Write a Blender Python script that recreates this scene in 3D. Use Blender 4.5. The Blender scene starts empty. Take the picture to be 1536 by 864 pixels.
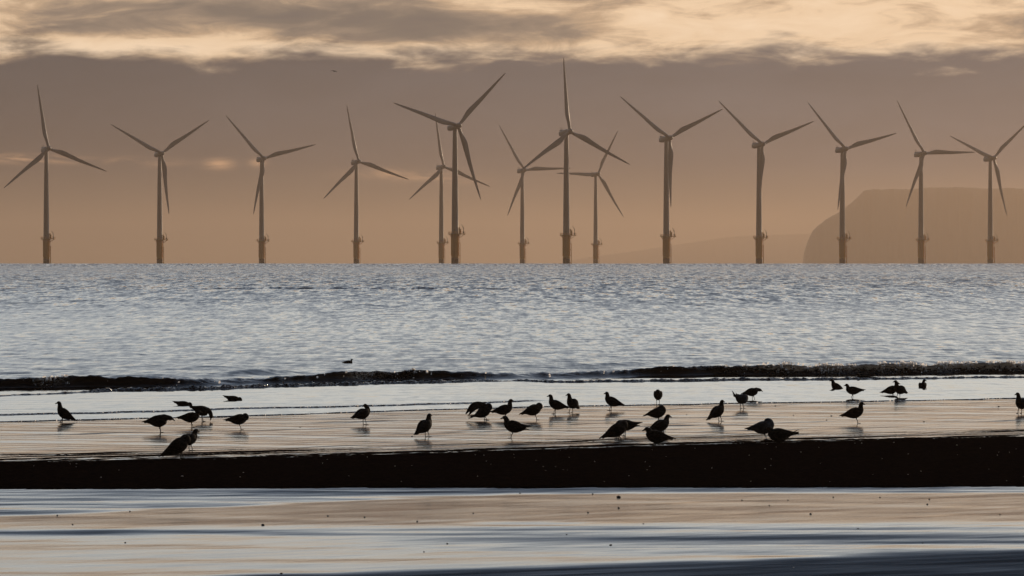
import bpy, bmesh, math, random
import numpy as np
from mathutils import Matrix, Vector

random.seed(7); RNG = np.random.default_rng(11)
scene = bpy.context.scene
COL = scene.collection

# ------------------------------------------------------------------ camera geometry
CAM_H = 3.2                     # eye height above the wet sand
K = 0.00021                     # tangent per photo pixel (1536 wide)
HOR = 2300.0                    # distance of the sea horizon
REARTH = HOR*HOR/(2*CAM_H)
LEVEL = 396.0 - 2*CAM_H/HOR/K   # photo row of the true level line

def drop(d):
    d = np.asarray(d, float)
    return np.where(d < 3000, -d*d/(2*REARTH), -3000**2/(2*REARTH) - (d-3000)*3000/REARTH)
def dist_of_row(y, z=0.0):
    return (CAM_H - z)/((y-LEVEL)*K)
def on_ground(px, py, z=0.0):
    d = dist_of_row(py, z)
    return ((px-768)*K*d, d)
def line_px(pts, z=0.0):
    a = np.array([on_ground(x, y, z) for x, y in pts])
    # extend both ends linearly
    f = a[0] + (a[0]-a[1])/(abs(a[0,0]-a[1,0]))*60*np.array([1, 1])
    l = a[-1] + (a[-1]-a[-2])/(abs(a[-1,0]-a[-2,0]))*60
    sl = (a[-1,1]-a[0,1])/(a[-1,0]-a[0,0])
    f = np.array([a[0,0]-60, a[0,1]-60*sl]); l = np.array([a[-1,0]+60, a[-1,1]+60*sl])
    return np.vstack([f, a, l])
def smooth(e0, e1, x):
    t = np.clip((x-e0)/(e1-e0), 0, 1)
    return t*t*(3-2*t)

# ------------------------------------------------------------------ object helpers
def link(name, mesh, mat=None, parent=None, smooth_shade=False):
    o = bpy.data.objects.new(name, mesh); COL.objects.link(o)
    if mat is not None and mesh is not None and len(mesh.materials) == 0:
        mesh.materials.append(mat)
    if smooth_shade and mesh is not None:
        mesh.polygons.foreach_set('use_smooth', [True]*len(mesh.polygons))
    if parent is not None: o.parent = parent
    return o
def tag(o, label=None, cat=None, group=None, kind=None):
    if label: o['label'] = label
    if cat: o['category'] = cat
    if group: o['group'] = group
    if kind: o['kind'] = kind
    return o
def bm_mesh(bm, name):
    me = bpy.data.meshes.new(name); bm.normal_update(); bm.to_mesh(me); bm.free(); return me
def grid_mesh(name, X, Y, Z, attrs=None):
    r, c = X.shape
    me = bpy.data.meshes.new(name)
    co = np.stack([X, Y, Z], -1).astype(np.float32).reshape(-1)
    idx = np.arange(r*c, dtype=np.int32).reshape(r, c)
    q = np.stack([idx[:-1, :-1], idx[:-1, 1:], idx[1:, 1:], idx[1:, :-1]], -1).reshape(-1)
    nf = (r-1)*(c-1)
    me.vertices.add(r*c); me.vertices.foreach_set('co', co)
    me.loops.add(nf*4); me.loops.foreach_set('vertex_index', q)
    me.polygons.add(nf)
    me.polygons.foreach_set('loop_start', np.arange(0, nf*4, 4, dtype=np.int32))
    me.polygons.foreach_set('use_smooth', np.ones(nf, dtype=bool))
    me.update(calc_edges=True)
    for k, v in (attrs or {}).items():
        a = me.attributes.new(k, 'FLOAT', 'POINT'); a.data.foreach_set('value', v.astype(np.float32).reshape(-1))
    return me

# ------------------------------------------------------------------ node helpers
class NT:
    def __init__(s, tree): s.t = tree; s.n = tree.nodes; s.l = tree.links
    def put(s, sock, v):
        if isinstance(v, bpy.types.NodeSocket): s.l.new(v, sock)
        elif v is not None:
            try: sock.default_value = v
            except Exception: sock.default_value = tuple(v) + (1.0,)
    def m(s, op, a, b=None, c=None, clamp=False):
        n = s.n.new('ShaderNodeMath'); n.operation = op; n.use_clamp = clamp
        s.put(n.inputs[0], a)
        if b is not None: s.put(n.inputs[1], b)
        if c is not None: s.put(n.inputs[2], c)
        return n.outputs[0]
    def vm(s, op, a, b=None, out=0):
        n = s.n.new('ShaderNodeVectorMath'); n.operation = op
        s.put(n.inputs[0], a)
        if b is not None:
            s.put(n.inputs['Scale'] if op == 'SCALE' else n.inputs[1], b)
        return n.outputs[out]
    def comb(s, x, y, z):
        n = s.n.new('ShaderNodeCombineXYZ'); s.put(n.inputs[0], x); s.put(n.inputs[1], y); s.put(n.inputs[2], z); return n.outputs[0]
    def sep(s, v):
        n = s.n.new('ShaderNodeSeparateXYZ'); s.put(n.inputs[0], v); return n.outputs
    def noise(s, vec, scale=1, detail=4, rough=.5, dist=0.0, col=False, lac=2.0):
        n = s.n.new('ShaderNodeTexNoise'); n.noise_dimensions = '3D'
        s.put(n.inputs['Vector'], vec); s.put(n.inputs['Scale'], scale); s.put(n.inputs['Detail'], detail)
        s.put(n.inputs['Roughness'], rough); s.put(n.inputs['Distortion'], dist); s.put(n.inputs['Lacunarity'], lac)
        return n.outputs['Color' if col else 'Fac']
    def ss(s, e0, e1, x):
        n = s.n.new('ShaderNodeMapRange'); n.interpolation_type = 'SMOOTHSTEP'
        s.put(n.inputs[0], x); s.put(n.inputs[1], e0); s.put(n.inputs[2], e1); s.put(n.inputs[3], 0.0); s.put(n.inputs[4], 1.0)
        return n.outputs[0]
    def mr(s, x, a, b, c, d):
        n = s.n.new('ShaderNodeMapRange'); s.put(n.inputs[0], x)
        for i, v in enumerate((a, b, c, d)): s.put(n.inputs[i+1], v)
        return n.outputs[0]
    def mix(s, f, a, b):
        n = s.n.new('ShaderNodeMix'); n.data_type = 'RGBA'; n.clamp_factor = True
        s.put(n.inputs[0], f); s.put(n.inputs[6], a); s.put(n.inputs[7], b); return n.outputs[2]
    def cmul(s, a, b):
        n = s.n.new('ShaderNodeMix'); n.data_type = 'RGBA'; n.blend_type = 'MULTIPLY'; n.inputs[0].default_value = 1
        s.put(n.inputs[6], a); s.put(n.inputs[7], b); return n.outputs[2]
    def ramp(s, x, stops):
        n = s.n.new('ShaderNodeValToRGB'); s.put(n.inputs[0], x)
        e = n.color_ramp.elements
        while len(e) > 1: e.remove(e[-1])
        e[0].position = stops[0][0]; e[0].color = tuple(stops[0][1]) + (1,)
        for p, c in stops[1:]:
            k = e.new(p); k.color = tuple(c) + (1,)
        return n.outputs[0]
    def attr(s, name):
        n = s.n.new('ShaderNodeAttribute'); n.attribute_name = name; return n.outputs['Fac']
    def obj(s): return s.n.new('ShaderNodeTexCoord').outputs['Object']
    def geo_n(s): return s.n.new('ShaderNodeNewGeometry').outputs['Normal']

def new_mat(name):
    m = bpy.data.materials.new(name); m.use_nodes = True
    t = NT(m.node_tree); b = m.node_tree.nodes['Principled BSDF']
    return m, t, b
def paint(name, base, var=0.12, rough=0.5, scale=0.6, metal=0.0, streak=(1, 1, 1)):
    m, t, b = new_mat(name)
    v = t.vm('MULTIPLY', t.obj(), streak)
    n = t.noise(v, scale, 5, .6)
    f = t.mr(n, .3, .7, 1-var, 1+var)
    c = t.cmul(base, t.comb(f, f, f))
    t.put(b.inputs['Base Color'], c); b.inputs['Roughness'].default_value = rough; b.inputs['Metallic'].default_value = metal
    return m

# ------------------------------------------------------------------ sun, sky
SUN_EL, SUN_AZ = math.radians(8.0), math.radians(34.0)     # azimuth measured from the view axis (+Y) to the right (+X)
sun_vec = Vector((math.sin(SUN_AZ)*math.cos(SUN_EL), math.cos(SUN_AZ)*math.cos(SUN_EL), math.sin(SUN_EL)))
sl = bpy.data.lights.new('sun', 'SUN'); sl.energy = 2.0; sl.angle = math.radians(2.0); sl.color = (1.0, .74, .48)
so = bpy.data.objects.new('sun', sl); COL.objects.link(so)
so.rotation_euler = (-sun_vec).to_track_quat('-Z', 'Y').to_euler(); so.location = (300, 500, 400)

world = bpy.data.worlds.new('World'); scene.world = world; world.use_nodes = True
W = NT(world.node_tree); W.n.clear()
BG = W.n.new('ShaderNodeBackground'); OUT = W.n.new('ShaderNodeOutputWorld'); W.l.new(BG.outputs[0], OUT.inputs[0])
SKY_STRENGTH = 0.1
BG.inputs[1].default_value = SKY_STRENGTH
sky = W.n.new('ShaderNodeTexSky'); sky.sky_type = 'NISHITA'; sky.sun_disc = False
sky.sun_elevation = SUN_EL; sky.sun_rotation = SUN_AZ; sky.air_density = 1.0; sky.dust_density = 1.5; sky.ozone_density = 1.5
dirv = W.n.new('ShaderNodeTexCoord').outputs['Generated']
dx, dy, dz = W.sep(W.vm('NORMALIZE', dirv))
az = W.m('ARCTAN2', dx, dy)                      # radians right of the view axis
el = W.m('ARCSINE', dz)
v = W.m('MULTIPLY', el, 1000.0)                  # elevation in milliradians
u = W.m('MULTIPLY', az, 1000.0)
def S(r, g, b): return (r*10, g*10, b*10)        # radiance -> colour at background strength 0.1
# cloud noise: long streaks rising slightly to the right
vs = W.m('SUBTRACT', v, W.m('MULTIPLY', u, 0.05))
P = W.comb(W.m('MULTIPLY', u, 0.021), W.m('MULTIPLY', vs, 0.072), 0.0)
n1 = W.noise(P, 1.0, 9, .56, 0.55)
n2 = W.noise(W.vm('ADD', P, (7.3, 2.1, 4.4)), 1.5, 7, .55, .3)
n3 = W.noise(W.comb(W.m('MULTIPLY', u, 0.006), W.m('MULTIPLY', v, 0.03), 3.3), 1.0, 4, .5, .2)
n4 = W.noise(W.comb(W.m('MULTIPLY', u, 0.035), W.m('MULTIPLY', v, 0.16), 9.1), 1.0, 6, .6, .8)
# stratus band colour, warmer towards the horizon
band = W.ramp(W.m('DIVIDE', v, 80.0), [(0.0, (.46, .28, .15)), (.10, (.30, .195, .125)), (.22, (.138, .115, .105)), (.36, (.096, .095, .110)), (.60, (.123, .119, .130)), (.85, (.122, .122, .132))])
band = W.vm('SCALE', band, 10.0)
bandv = W.m('MULTIPLY', W.m('ADD', 0.86, W.m('ADD', W.m('MULTIPLY', n3, 0.34), W.m('MULTIPLY', W.m('SUBTRACT', n1, .5), .5))), W.mr(u, -170.0, 120.0, .62, 1.0))
band = W.vm('SCALE', band, bandv)
# sunlit gaps low in the band
def gap(u0, v0, su, sv, amp):
    a = W.m('POWER', W.m('DIVIDE', W.m('SUBTRACT', u, u0), su), 2.0)
    b = W.m('POWER', W.m('DIVIDE', W.m('SUBTRACT', v, v0), sv), 2.0)
    return W.m('MULTIPLY', W.m('EXPONENT', W.m('MULTIPLY', W.m('ADD', a, b), -1.0)), amp)
gaps = None
for g in ((-152, 30.0, 13, 1.3, .8), (-133, 29.6, 16, 1.2, .45), (-92, 28.6, 4.0, 1.6, .75), (-80, 29.0, 2.5, 1.3, .5), (-36, 25.5, 14, 1.6, .6), (-22, 23.5, 10, 1.5, .35), (-112, 29.0, 9, 1.2, .3)):
    q = gap(*g); gaps = q if gaps is None else W.m('ADD', gaps, q)
gaps = W.m('MULTIPLY', gaps, W.ss(.36, .62, n4))
band = W.mix(gaps, band, S(1.0, .56, .30))
# bright sunlit bank over the stratus
edge = W.m('ADD', 62.0, W.m('MULTIPLY', W.m('SUBTRACT', n2, .5), 26.0))
edge = W.m('ADD', edge, W.m('MULTIPLY', W.m('SUBTRACT', n4, .5), 7.0))
M = W.ss(W.m('SUBTRACT', edge, 3.0), W.m('ADD', edge, 6.0), v)
grey_bias = gap(-95, 74.5, 36, 5.0, .17)
for g in ((-30, 73.5, 48, 6.0, .23), (-135, 71.0, 20, 3.0, .14), (10, 71, 30, 3.5, .12), (95, 83, 20, 3, .12), (-60, 64.5, 90, 2.6, -.16), (90, 72, 60, 10, -.12), (-140, 65.0, 30, 3, -.12)):
    grey_bias = W.m('ADD', grey_bias, gap(*g))
dens = W.m('ADD', W.m('ADD', W.m('MULTIPLY', n1, 0.52), W.m('MULTIPLY', n4, .48)), grey_bias)
dens = W.m('SUBTRACT', dens, W.m('MULTIPLY', W.ss(80.0, 130.0, v), 0.10))
bank = W.ramp(dens, [(.30, (1.0, .755, .52)), (.44, (.90, .65, .42)), (.53, (.56, .39, .25)), (.62, (.30, .228, .172)), (.72, (.185, .155, .130)), (.85, (.15, .13, .12))])
bank = W.vm('SCALE', bank, 11.3)
low = W.mix(M, band, bank)
# sky above the picture: bright broken cloud thinning to pale blue
upr = W.ramp(W.m('DIVIDE', el, 1.0), [(.0, (.78, .57, .38)), (.080, (.86, .63, .44)), (.105, (.98, .82, .65)), (.13, (1.02, 1.0, .92)), (.20, (.94, .99, 1.0)), (.30, (.74, .81, .89)), (.50, (.34, .43, .57)), (.9, (.19, .26, .39))])
upr = W.vm('SCALE', upr, 11.5)
upr = W.vm('SCALE', upr, W.mr(n3, .3, .7, .75, 1.2))
skyc = W.mix(0.85, sky.outputs[0], upr)
full = W.mix(W.ss(82.0, 118.0, v), low, skyc)
# the land-side sky behind the camera is still dim before full daylight
front = W.m('ADD', W.m('MULTIPLY', dx, math.sin(.3)), W.m('MULTIPLY', dy, math.cos(.3)))
dim = W.mr(W.ss(-.25, .85, front), 0, 1, .07, 1.0)
full = W.vm('SCALE', full, dim)
# below the horizon: dark
full = W.mix(W.ss(-6.0, -40.0, v), full, S(.05, .05, .05))
W.put(BG.inputs[0], full)

# ------------------------------------------------------------------ materials
def mat_sea():
    m, t, b = new_mat('sea_water')
    p = t.obj(); x, y, z = t.sep(p)
    far = t.ss(90.0, 420.0, y)
    a = t.noise(t.vm('MULTIPLY', p, (3.0, .50, 0)), 1.0, 4, .6, 0, True)
    c = t.noise(t.vm('MULTIPLY', p, (1.15, .10, 0)), 1.0, 3, .6, 0, True)
    g = t.noise(t.vm('MULTIPLY', p, (.02, .012, 0)), 1.0, 3, .5)          # gust patches
    gs = t.mr(g, .3, .7, .75, 1.25)
    calm = t.attr('calm')
    a3 = t.sep(t.vm('SUBTRACT', a, (.5, .5, .5))); c3 = t.sep(t.vm('SUBTRACT', c, (.5, .5, .5)))
    amp_a = t.m('MULTIPLY', t.m('MULTIPLY', t.m('ADD', .26, t.m('MULTIPLY', far, .30)), gs), calm)
    amp_c = t.m('MULTIPLY', t.m('MULTIPLY', far, .95), gs)
    sx = t.m('ADD', t.m('MULTIPLY', a3[0], amp_a), t.m('MULTIPLY', c3[0], t.m('MULTIPLY', amp_c, .6)))
    sy = t.m('ADD', t.m('MULTIPLY', a3[1], amp_a), t.m('MULTIPLY', c3[1], amp_c))
    bias = t.m('MULTIPLY', t.m('ADD', .052, t.m('ADD', t.m('MULTIPLY', far, .078), t.m('MULTIPLY', calm, .030))), 1.0)
    n = t.vm('NORMALIZE', t.vm('ADD', t.geo_n(), t.comb(sx, t.m('SUBTRACT', sy, bias), 0)))
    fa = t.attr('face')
    sh = t.noise(t.comb(t.m('ADD', t.m('MULTIPLY', x, 1.1), t.m('MULTIPLY', z, 5.0)), t.m('MULTIPLY', y, 2.6), t.m('MULTIPLY', z, 7.0)), 1.0, 5, .6, .6)
    fl = t.m('MULTIPLY', t.m('MULTIPLY', fa, t.ss(.50, .68, sh)), t.ss(.50, .05, t.attr('foam')))
    n = t.vm('NORMALIZE', t.vm('ADD', n, t.comb(0.0, 0.0, t.m('MULTIPLY', fl, 2.2))))
    sp = t.sep(t.vm('SUBTRACT', t.noise(t.vm('MULTIPLY', p, (17, 17, 30)), 1.0, 3, .7, 0, True), (.5, .5, .5)))
    fk = t.m('MULTIPLY', t.ss(.05, .3, t.attr('foam')), 5.0)
    n = t.vm('NORMALIZE', t.vm('ADD', n, t.comb(t.m('MULTIPLY', sp[0], fk), t.m('MULTIPLY', sp[1], fk), t.m('MULTIPLY', sp[2], fk))))
    t.put(b.inputs['Normal'], n)
    foam = t.attr('foam')
    fn = t.noise(t.vm('MULTIPLY', p, (7, 9, 22)), 1.0, 6, .72, .6)
    fm = t.m('MULTIPLY', t.ss(.50, .57, t.m('ADD', fn, t.m('MULTIPLY', t.m('SUBTRACT', foam, .45), .38))), t.ss(.02, .2, foam))
    brown = t.ss(110.0, 76.0, y)
    base = t.mix(brown, (.008, .014, .022, 1), (.018, .011, .008, 1))
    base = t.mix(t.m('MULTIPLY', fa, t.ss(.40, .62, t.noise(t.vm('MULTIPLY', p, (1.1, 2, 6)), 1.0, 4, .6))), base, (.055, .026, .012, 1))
    base = t.mix(fm, base, (.85, .83, .80, 1))
    t.put(b.inputs['Base Color'], base)
    t.put(b.inputs['Roughness'], t.m('ADD', .07, t.m('MULTIPLY', fm, .22)))
    b.inputs['IOR'].default_value = 1.33
    # broken crests are thin and let the low light through from behind
    tr = t.n.new('ShaderNodeBsdfTranslucent'); tr.inputs[0].default_value = (.8, .72, .62, 1)
    mx = t.n.new('ShaderNodeMixShader'); t.put(mx.inputs[0], t.m('MULTIPLY', fm, .7))
    t.l.new(b.outputs[0], mx.inputs[1]); t.l.new(tr.outputs[0], mx.inputs[2])
    t.l.new(mx.outputs[0], m.node_tree.nodes['Material Output'].inputs['Surface'])
    return m

def mat_beach():
    m, t, b = new_mat('beach_sand')
    p = t.obj(); x, y, z = t.sep(p)
    wet = t.attr('wet'); film = t.attr('film')
    # ripple streaks lie along the tide line (slope ~0.45), so use along / across coordinates
    al = t.m('ADD', t.m('MULTIPLY', x, .911), t.m('MULTIPLY', y, .411)); ac = t.m('SUBTRACT', t.m('MULTIPLY', y, .911), t.m('MULTIPLY', x, .411))
    q = t.comb(t.m('MULTIPLY', al, .30), t.m('MULTIPLY', ac, 2.4), 0)
    s1 = t.noise(q, 1.0, 6, .6, .3)
    q2 = t.comb(t.m('MULTIPLY', x, .16), t.m('MULTIPLY', y, 1.5), 2.0)
    s2 = t.noise(q2, 1.0, 5, .55, .4)
    s4 = t.noise(t.comb(t.m('MULTIPLY', al, .16), t.m('MULTIPLY', ac, 3.4), 5.0), 1.0, 4, .55, .2)
    fine = t.noise(t.vm('MULTIPLY', p, (14, 14, 14)), 1.0, 5, .65)
    grain = t.noise(t.vm('MULTIPLY', p, (60, 60, 60)), 1.0, 3, .7)
    # wetness: driven by the mesh attribute, broken up by streaks
    w = t.ss(.44, .56, t.m('ADD', wet, t.m('MULTIPLY', t.m('SUBTRACT', t.m('ADD', t.m('MULTIPLY', s4, .8), t.m('MULTIPLY', fine, .2)), .5), t.m('MULTIPLY', t.m('MULTIPLY', wet, t.m('SUBTRACT', 1.0, wet)), 40.0))))
    w = t.m('SUBTRACT', w, t.m('MULTIPLY', t.m('SUBTRACT', 1.0, t.attr('film')), t.m('MULTIPLY', t.ss(.575, .66, s4), .55)), None, True)
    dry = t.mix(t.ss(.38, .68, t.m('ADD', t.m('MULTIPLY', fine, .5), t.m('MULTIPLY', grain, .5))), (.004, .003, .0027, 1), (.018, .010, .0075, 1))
    wetc = t.mix(t.ss(.35, .65, s1), (.022, .017, .014, 1), (.040, .031, .025, 1))
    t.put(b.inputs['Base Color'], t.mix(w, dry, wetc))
    n_ = t.noise(t.comb(t.m('MULTIPLY', al, .9), t.m('MULTIPLY', ac, 5.0), 0), 1.0, 5, .6, 0, True)
    n3_ = t.sep(t.vm('SUBTRACT', n_, (.5, .5, .5)))
    ruf = t.m('MULTIPLY', t.attr('ruf'), t.mr(s2, .36, .64, .12, 2.1))
    amp = t.m('ADD', t.m('SUBTRACT', .10, t.m('MULTIPLY', film, .045)), t.m('MULTIPLY', ruf, .22))
    bias = t.m('ADD', t.m('SUBTRACT', t.mr(s1, .3, .7, .004, .022), t.m('MULTIPLY', film, .024)), t.m('ADD', t.m('MULTIPLY', ruf, .15), t.m('MULTIPLY', t.attr('deep'), t.mr(s1, .3, .7, .10, .24))))
    nn = t.vm('NORMALIZE', t.vm('ADD', t.geo_n(), t.comb(t.m('MULTIPLY', n3_[0], t.m('MULTIPLY', amp, .25)), t.m('SUBTRACT', t.m('MULTIPLY', n3_[1], amp), bias), 0)))
    bn = t.n.new('ShaderNodeBump'); bn.inputs['Strength'].default_value = .8; bn.inputs['Distance'].default_value = .01
    t.put(bn.inputs['Height'], fine)
    t.put(b.inputs['Normal'], t.vm('NORMALIZE', t.vm('ADD', t.vm('SCALE', nn, w), t.vm('SCALE', bn.outputs[0], t.m('SUBTRACT', 1.0, w)))))
    t.put(b.inputs['Roughness'], t.mix(w, (.95, .95, .95, 1), t.mix(s1, (.05, .05, .05, 1), (.22, .22, .22, 1))))
    t.put(b.inputs['Specular IOR Level'], t.m('MULTIPLY', w, .5))
    b.inputs['IOR'].default_value = 1.35
    return m

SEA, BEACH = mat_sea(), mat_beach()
WHITE = paint('turbine_paint', (.32, .31, .30, 1), .08, .45, .15, 0, (1, 1, .15))
YELLOW = paint('foundation_yellow', (.80, .33, .008, 1), .25, .6, .5, 0, (1, 1, .2))
STEEL = paint('galvanised_steel', (.22, .20, .17, 1), .2, .55, 1.0)
def mat_pile():
    m, t, b = new_mat('pile_yellow_with_weed')
    p = t.obj(); x, y, z = t.sep(p)
    n = t.noise(t.vm('MULTIPLY', p, (.8, .8, .25)), 1.0, 5, .6)
    weed = t.ss(4.4, 3.2, t.m('ADD', z, t.m('MULTIPLY', t.m('SUBTRACT', n, .5), 2.0)))
    b.inputs['Specular IOR Level'].default_value = .1
    c = t.mix(n, (.92, .30, .003, 1), (1.0, .38, .005, 1))
    t.put(b.inputs['Base Color'], t.mix(weed, c, (.035, .030, .016, 1))); b.inputs['Roughness'].default_value = .65
    return m
PILE = mat_pile()
def mat_gull(name, dark, light, sc):
    m, t, b = new_mat(name)
    n = t.noise(t.vm('MULTIPLY', t.obj(), (sc, sc, sc*1.6)), 1.0, 4, .65)
    t.put(b.inputs['Base Color'], t.mix(t.ss(.42, .62, n), dark, light)); b.inputs['Roughness'].default_value = .85
    b.inputs['Specular IOR Level'].default_value = .15
    return m
G_BROWN = mat_gull('mottled_brown_plumage', (.020, .016, .013, 1), (.055, .044, .036, 1), 26)
G_GREY = mat_gull('slate_grey_plumage', (.060, .064, .075, 1), (.12, .125, .14, 1), 14)
PEB = paint('dark_pebble', (.03, .026, .024, 1), .4, .7, 20)
SHELL = paint('pale_shell', (.62, .55, .47, 1), .2, .5, 20)
def mat_land(name, a, c):
    m, t, b = new_mat(name)
    n = t.noise(t.obj(), .012, 6, .6)
    t.put(b.inputs['Base Color'], t.mix(n, a, c)); b.inputs['Roughness'].default_value = .95
    return m
LAND = mat_land('cliff_rock_and_turf', (.15, .12, .09, 1), (.28, .22, .165, 1))

# ------------------------------------------------------------------ shore lines (from the photo rows, on the ground plane)
EDGE = line_px([(0, 634), (70, 631.5), (270, 627), (400, 623), (500, 620), (690, 614), (770, 611.5), (880, 609), (1060, 606.5), (1230, 603.5), (1410, 600.5), (1536, 597.5)])
STEP = line_px([(0, 625), (70, 623), (270, 618), (400, 614), (500, 612), (680, 607.5), (800, 602.5)])
WAVE2 = line_px([(0, 598), (150, 591), (330, 587), (460, 582), (600, 578.5), (720, 575), (960, 574), (1100, 572), (1300, 570.5), (1536, 567.5)])
WAVE1 = line_px([(0, 586), (130, 584), (260, 583), (400, 580), (560, 574), (650, 572.5), (760, 572), (900, 567), (1000, 564.5), (1250, 562.5), (1536, 559.5)])
def lin(tab, X): return np.interp(X, tab[:, 0], tab[:, 1])
def px_of(X, Y): return 768 + X/(K*Y)
def wob(seed, X, scale, amp):
    r = np.random.default_rng(seed); out = 0
    for i in range(5):
        out = out + np.sin(X/scale*(1.0+i*.83)*2*np.pi + r.uniform(0, 6.28))*amp/(1+i*.6)
    return out

# ------------------------------------------------------------------ sea
def build_sea():
    rows = [np.arange(57.0, 72, .05), np.arange(72, 90, .04)]
    d = 90.0; far = []
    while d < 2700: far.append(d); d += max(.06, d*.0021) if d > 130 else .06 + (d-90)*.004
    rows.append(np.array(far)); rows.append(np.array([2750, 2900, 3200, 3800, 4800, 6200, 8000, 11000, 15000, 21000.]))
    Yr = np.concatenate(rows)
    nc = 820
    un = np.linspace(-1, 1, nc)
    wid = np.minimum(.205*Yr + 4, 900)
    outer = np.array([1.04, 1.12, 1.3, 1.7, 2.5])
    core = un[None, :]*wid[:, None]
    def side(sg):
        o = wid[:, None]*outer[None, :]
        o = np.concatenate([o, np.full((len(Yr), 1), 0)], 1)
        o[:, -1] = 4400
        return sg*o
    X = np.concatenate([side(-1)[:, ::-1], core, side(1)], 1)
    Y = np.repeat(Yr[:, None], X.shape[1], 1)
    rs = np.gradient(Yr)[:, None]                          # row spacing
    cs = (2*wid/nc)[:, None]
    sp = np.maximum(rs, cs)
    incore = (np.abs(X) <= wid[:, None]*1.01)
    edge = lin(EDGE, X) + wob(1, X, 7, .07) + wob(9, X, 1.3, .025)
    w1 = lin(WAVE1, X) + wob(2, X, 6, .10)
    Z = np.zeros_like(X); 
    off = smooth(-1, 5, Y - w1)                           # 0 in the shallows, 1 outside the breaker
    calm = .22 + .78*off
    r = np.random.default_rng(3)
    nearf = .55 + .55*smooth(120, 210, Y) + .35*smooth(190, 230, Y)*(1-smooth(250, 330, Y))
    NCOMP = 64
    lams = np.exp(np.linspace(math.log(.25), math.log(5.5), NCOMP))
    for lam in lams:
        th = r.normal(-.12, .62); k = 2*math.pi/lam
        kx, ky = k*math.sin(th), -k*math.cos(th)
        spy = np.abs(np.cos(th))*rs + np.abs(np.sin(th))*cs
        fade = smooth(2.2, 4.5, lam/np.maximum(spy, 1e-6))
        use = fade[:, 0] > 0
        if not use.any(): continue
        slope = .0185*(1 if lam < 1.1 else (1.1/lam)**.85)
        ph = kx*X[use] + ky*Y[use] + r.uniform(0, 6.28)
        A = slope*lam/(2*math.pi)*nearf[use]
        if lam > 3: sh = .12 + .88*off[use]
        else: sh = calm[use]
        Z[use] += A*fade[use]*sh*np.sin(ph)
    for lam in (9, 12.5, 17, 24, 31):                      # swell only seen as a ragged edge on the horizon
        th = r.normal(-.1, .45); k = 2*math.pi/lam
        Z += .10*smooth(900, 1700, Y)*np.sin(k*math.sin(th)*X - k*math.cos(th)*Y + r.uniform(0, 6.28))
    foam = np.zeros_like(X)
    px = px_of(X, Y)
    near = Y < 130
    # main breaker
    amp_t = np.array([(-400, .2), (0, .235), (60, .27), (130, .25), (200, .26), (260, .21), (330, .13), (400, .18), (470, .20), (500, .24), (560, .25), (640, .25), (680, .20), (720, .18), (760, .15), (800, .13), (860, .15), (920, .17), (960, .21), (1040, .25), (1090, .27), (1150, .25), (1536, .26), (1900, .2)])
    A1 = np.interp(px, amp_t[:, 0], amp_t[:, 1]) * (1 + wob(5, X, 2.9, .07) + wob(6, X, .8, .018))
    s = (Y - w1)/1.09
    face = np.clip(.30 + 7*np.clip(.21 - A1, 0, 1), .30, .9)
    prof = np.where(s < face, smooth(0, 1, s/face), np.exp(-np.clip(s-face, 0, 50)/1.1))
    prof = np.where(near, prof, 0)
    Z1 = A1*prof
    shift = -.55*A1*smooth(.35, 1.0, prof)*np.exp(-np.clip(s-face, 0, 9)/.35)
    tex = (wob(21, X*1.0 + Y*.3, .6, .006) + wob(22, X - Y*.8, .21, .003))*prof*np.exp(-np.clip(s-face, 0, 9)/.8)
    Z = np.where(near, Z + Z1 + tex, Z)
    # trough in front of the breaker
    Z -= np.where(near, .02*np.exp(-((s+.5)/.5)**2), 0)
    crest = np.exp(-((s-face+.02)/.17)**2)
    fo = np.interp(px, [0, 40, 60, 95, 110, 520, 545, 600, 645, 1020, 1120, 1180, 1400, 1536], [.1, .2, .62, .5, .08, .08, .6, .5, .08, .16, .5, .85, .9, 1.0])
    foam = np.maximum(foam, np.where(near, crest*fo, 0))
    fr = np.exp(-((s-.12)/.16)**2)*np.interp(px, [1100, 1250, 1536], [0, .16, .22])
    foam = np.maximum(foam, np.where(near, fr, 0))
    # swells standing up behind the breaker
    for off_, a_, wdt, sd in ((4.2, .085, .65, 31), (8.5, .105, .9, 32), (14.5, .06, 1.3, 33), (22, .06, 1.6, 34)):
        q = (Y - w1 - off_ - wob(sd, X, 17, .8))/1.09
        m_ = np.clip(.35 + wob(sd+50, X, 9, .5), 0, 1.2)
        Z += np.where(near, a_*m_*np.exp(-(q/wdt)**2), 0)
    # second, broken little wave in front
    amp2 = np.array([(-400, .05), (0, .03), (120, .04), (160, .075), (330, .085), (460, .075), (600, .07), (720, .06), (755, .025), (790, .05), (960, .06), (1040, .07), (1250, .06), (1330, .05), (1536, .05)])
    w2 = lin(WAVE2, X) + wob(12, X, 3.0, .10)
    s2 = (Y - w2)/1.09
    A2 = np.interp(px, amp2[:, 0], amp2[:, 1])*(1 + wob(13, X, .7, .16) + wob(14, X, .23, .10))
    p2 = np.where(s2 < .10, smooth(0, .10, s2), np.exp(-np.clip(s2-.10, 0, 50)/.45))
    Z += np.where(near, A2*p2, 0)
    foam = np.maximum(foam, np.where(near, np.exp(-((s2-.1)/.09)**2)*.36, 0))
    # swash step and the water's edge
    st = lin(STEP, X) + wob(15, X, 4, .06) + wob(16, X, .6, .02)
    amp3 = np.interp(px, [-400, 0, 700, 790, 820, 1900], [.03, .032, .030, .028, 0, 0])
    Z += np.where(near, amp3*smooth(0, .07, Y-st), 0)
    foam = np.maximum(foam, np.where(near, np.exp(-((Y-st-.05)/.05)**2)*.30*(amp3 > .01), 0))
    lip = smooth(0, .07, Y-edge)
    Z = np.where(Y < edge + 1.5, Z*smooth(0, 1.5, Y-edge), Z)
    Z = np.where(near, Z + .016*lip - .06*(1-lip), Z)
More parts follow.
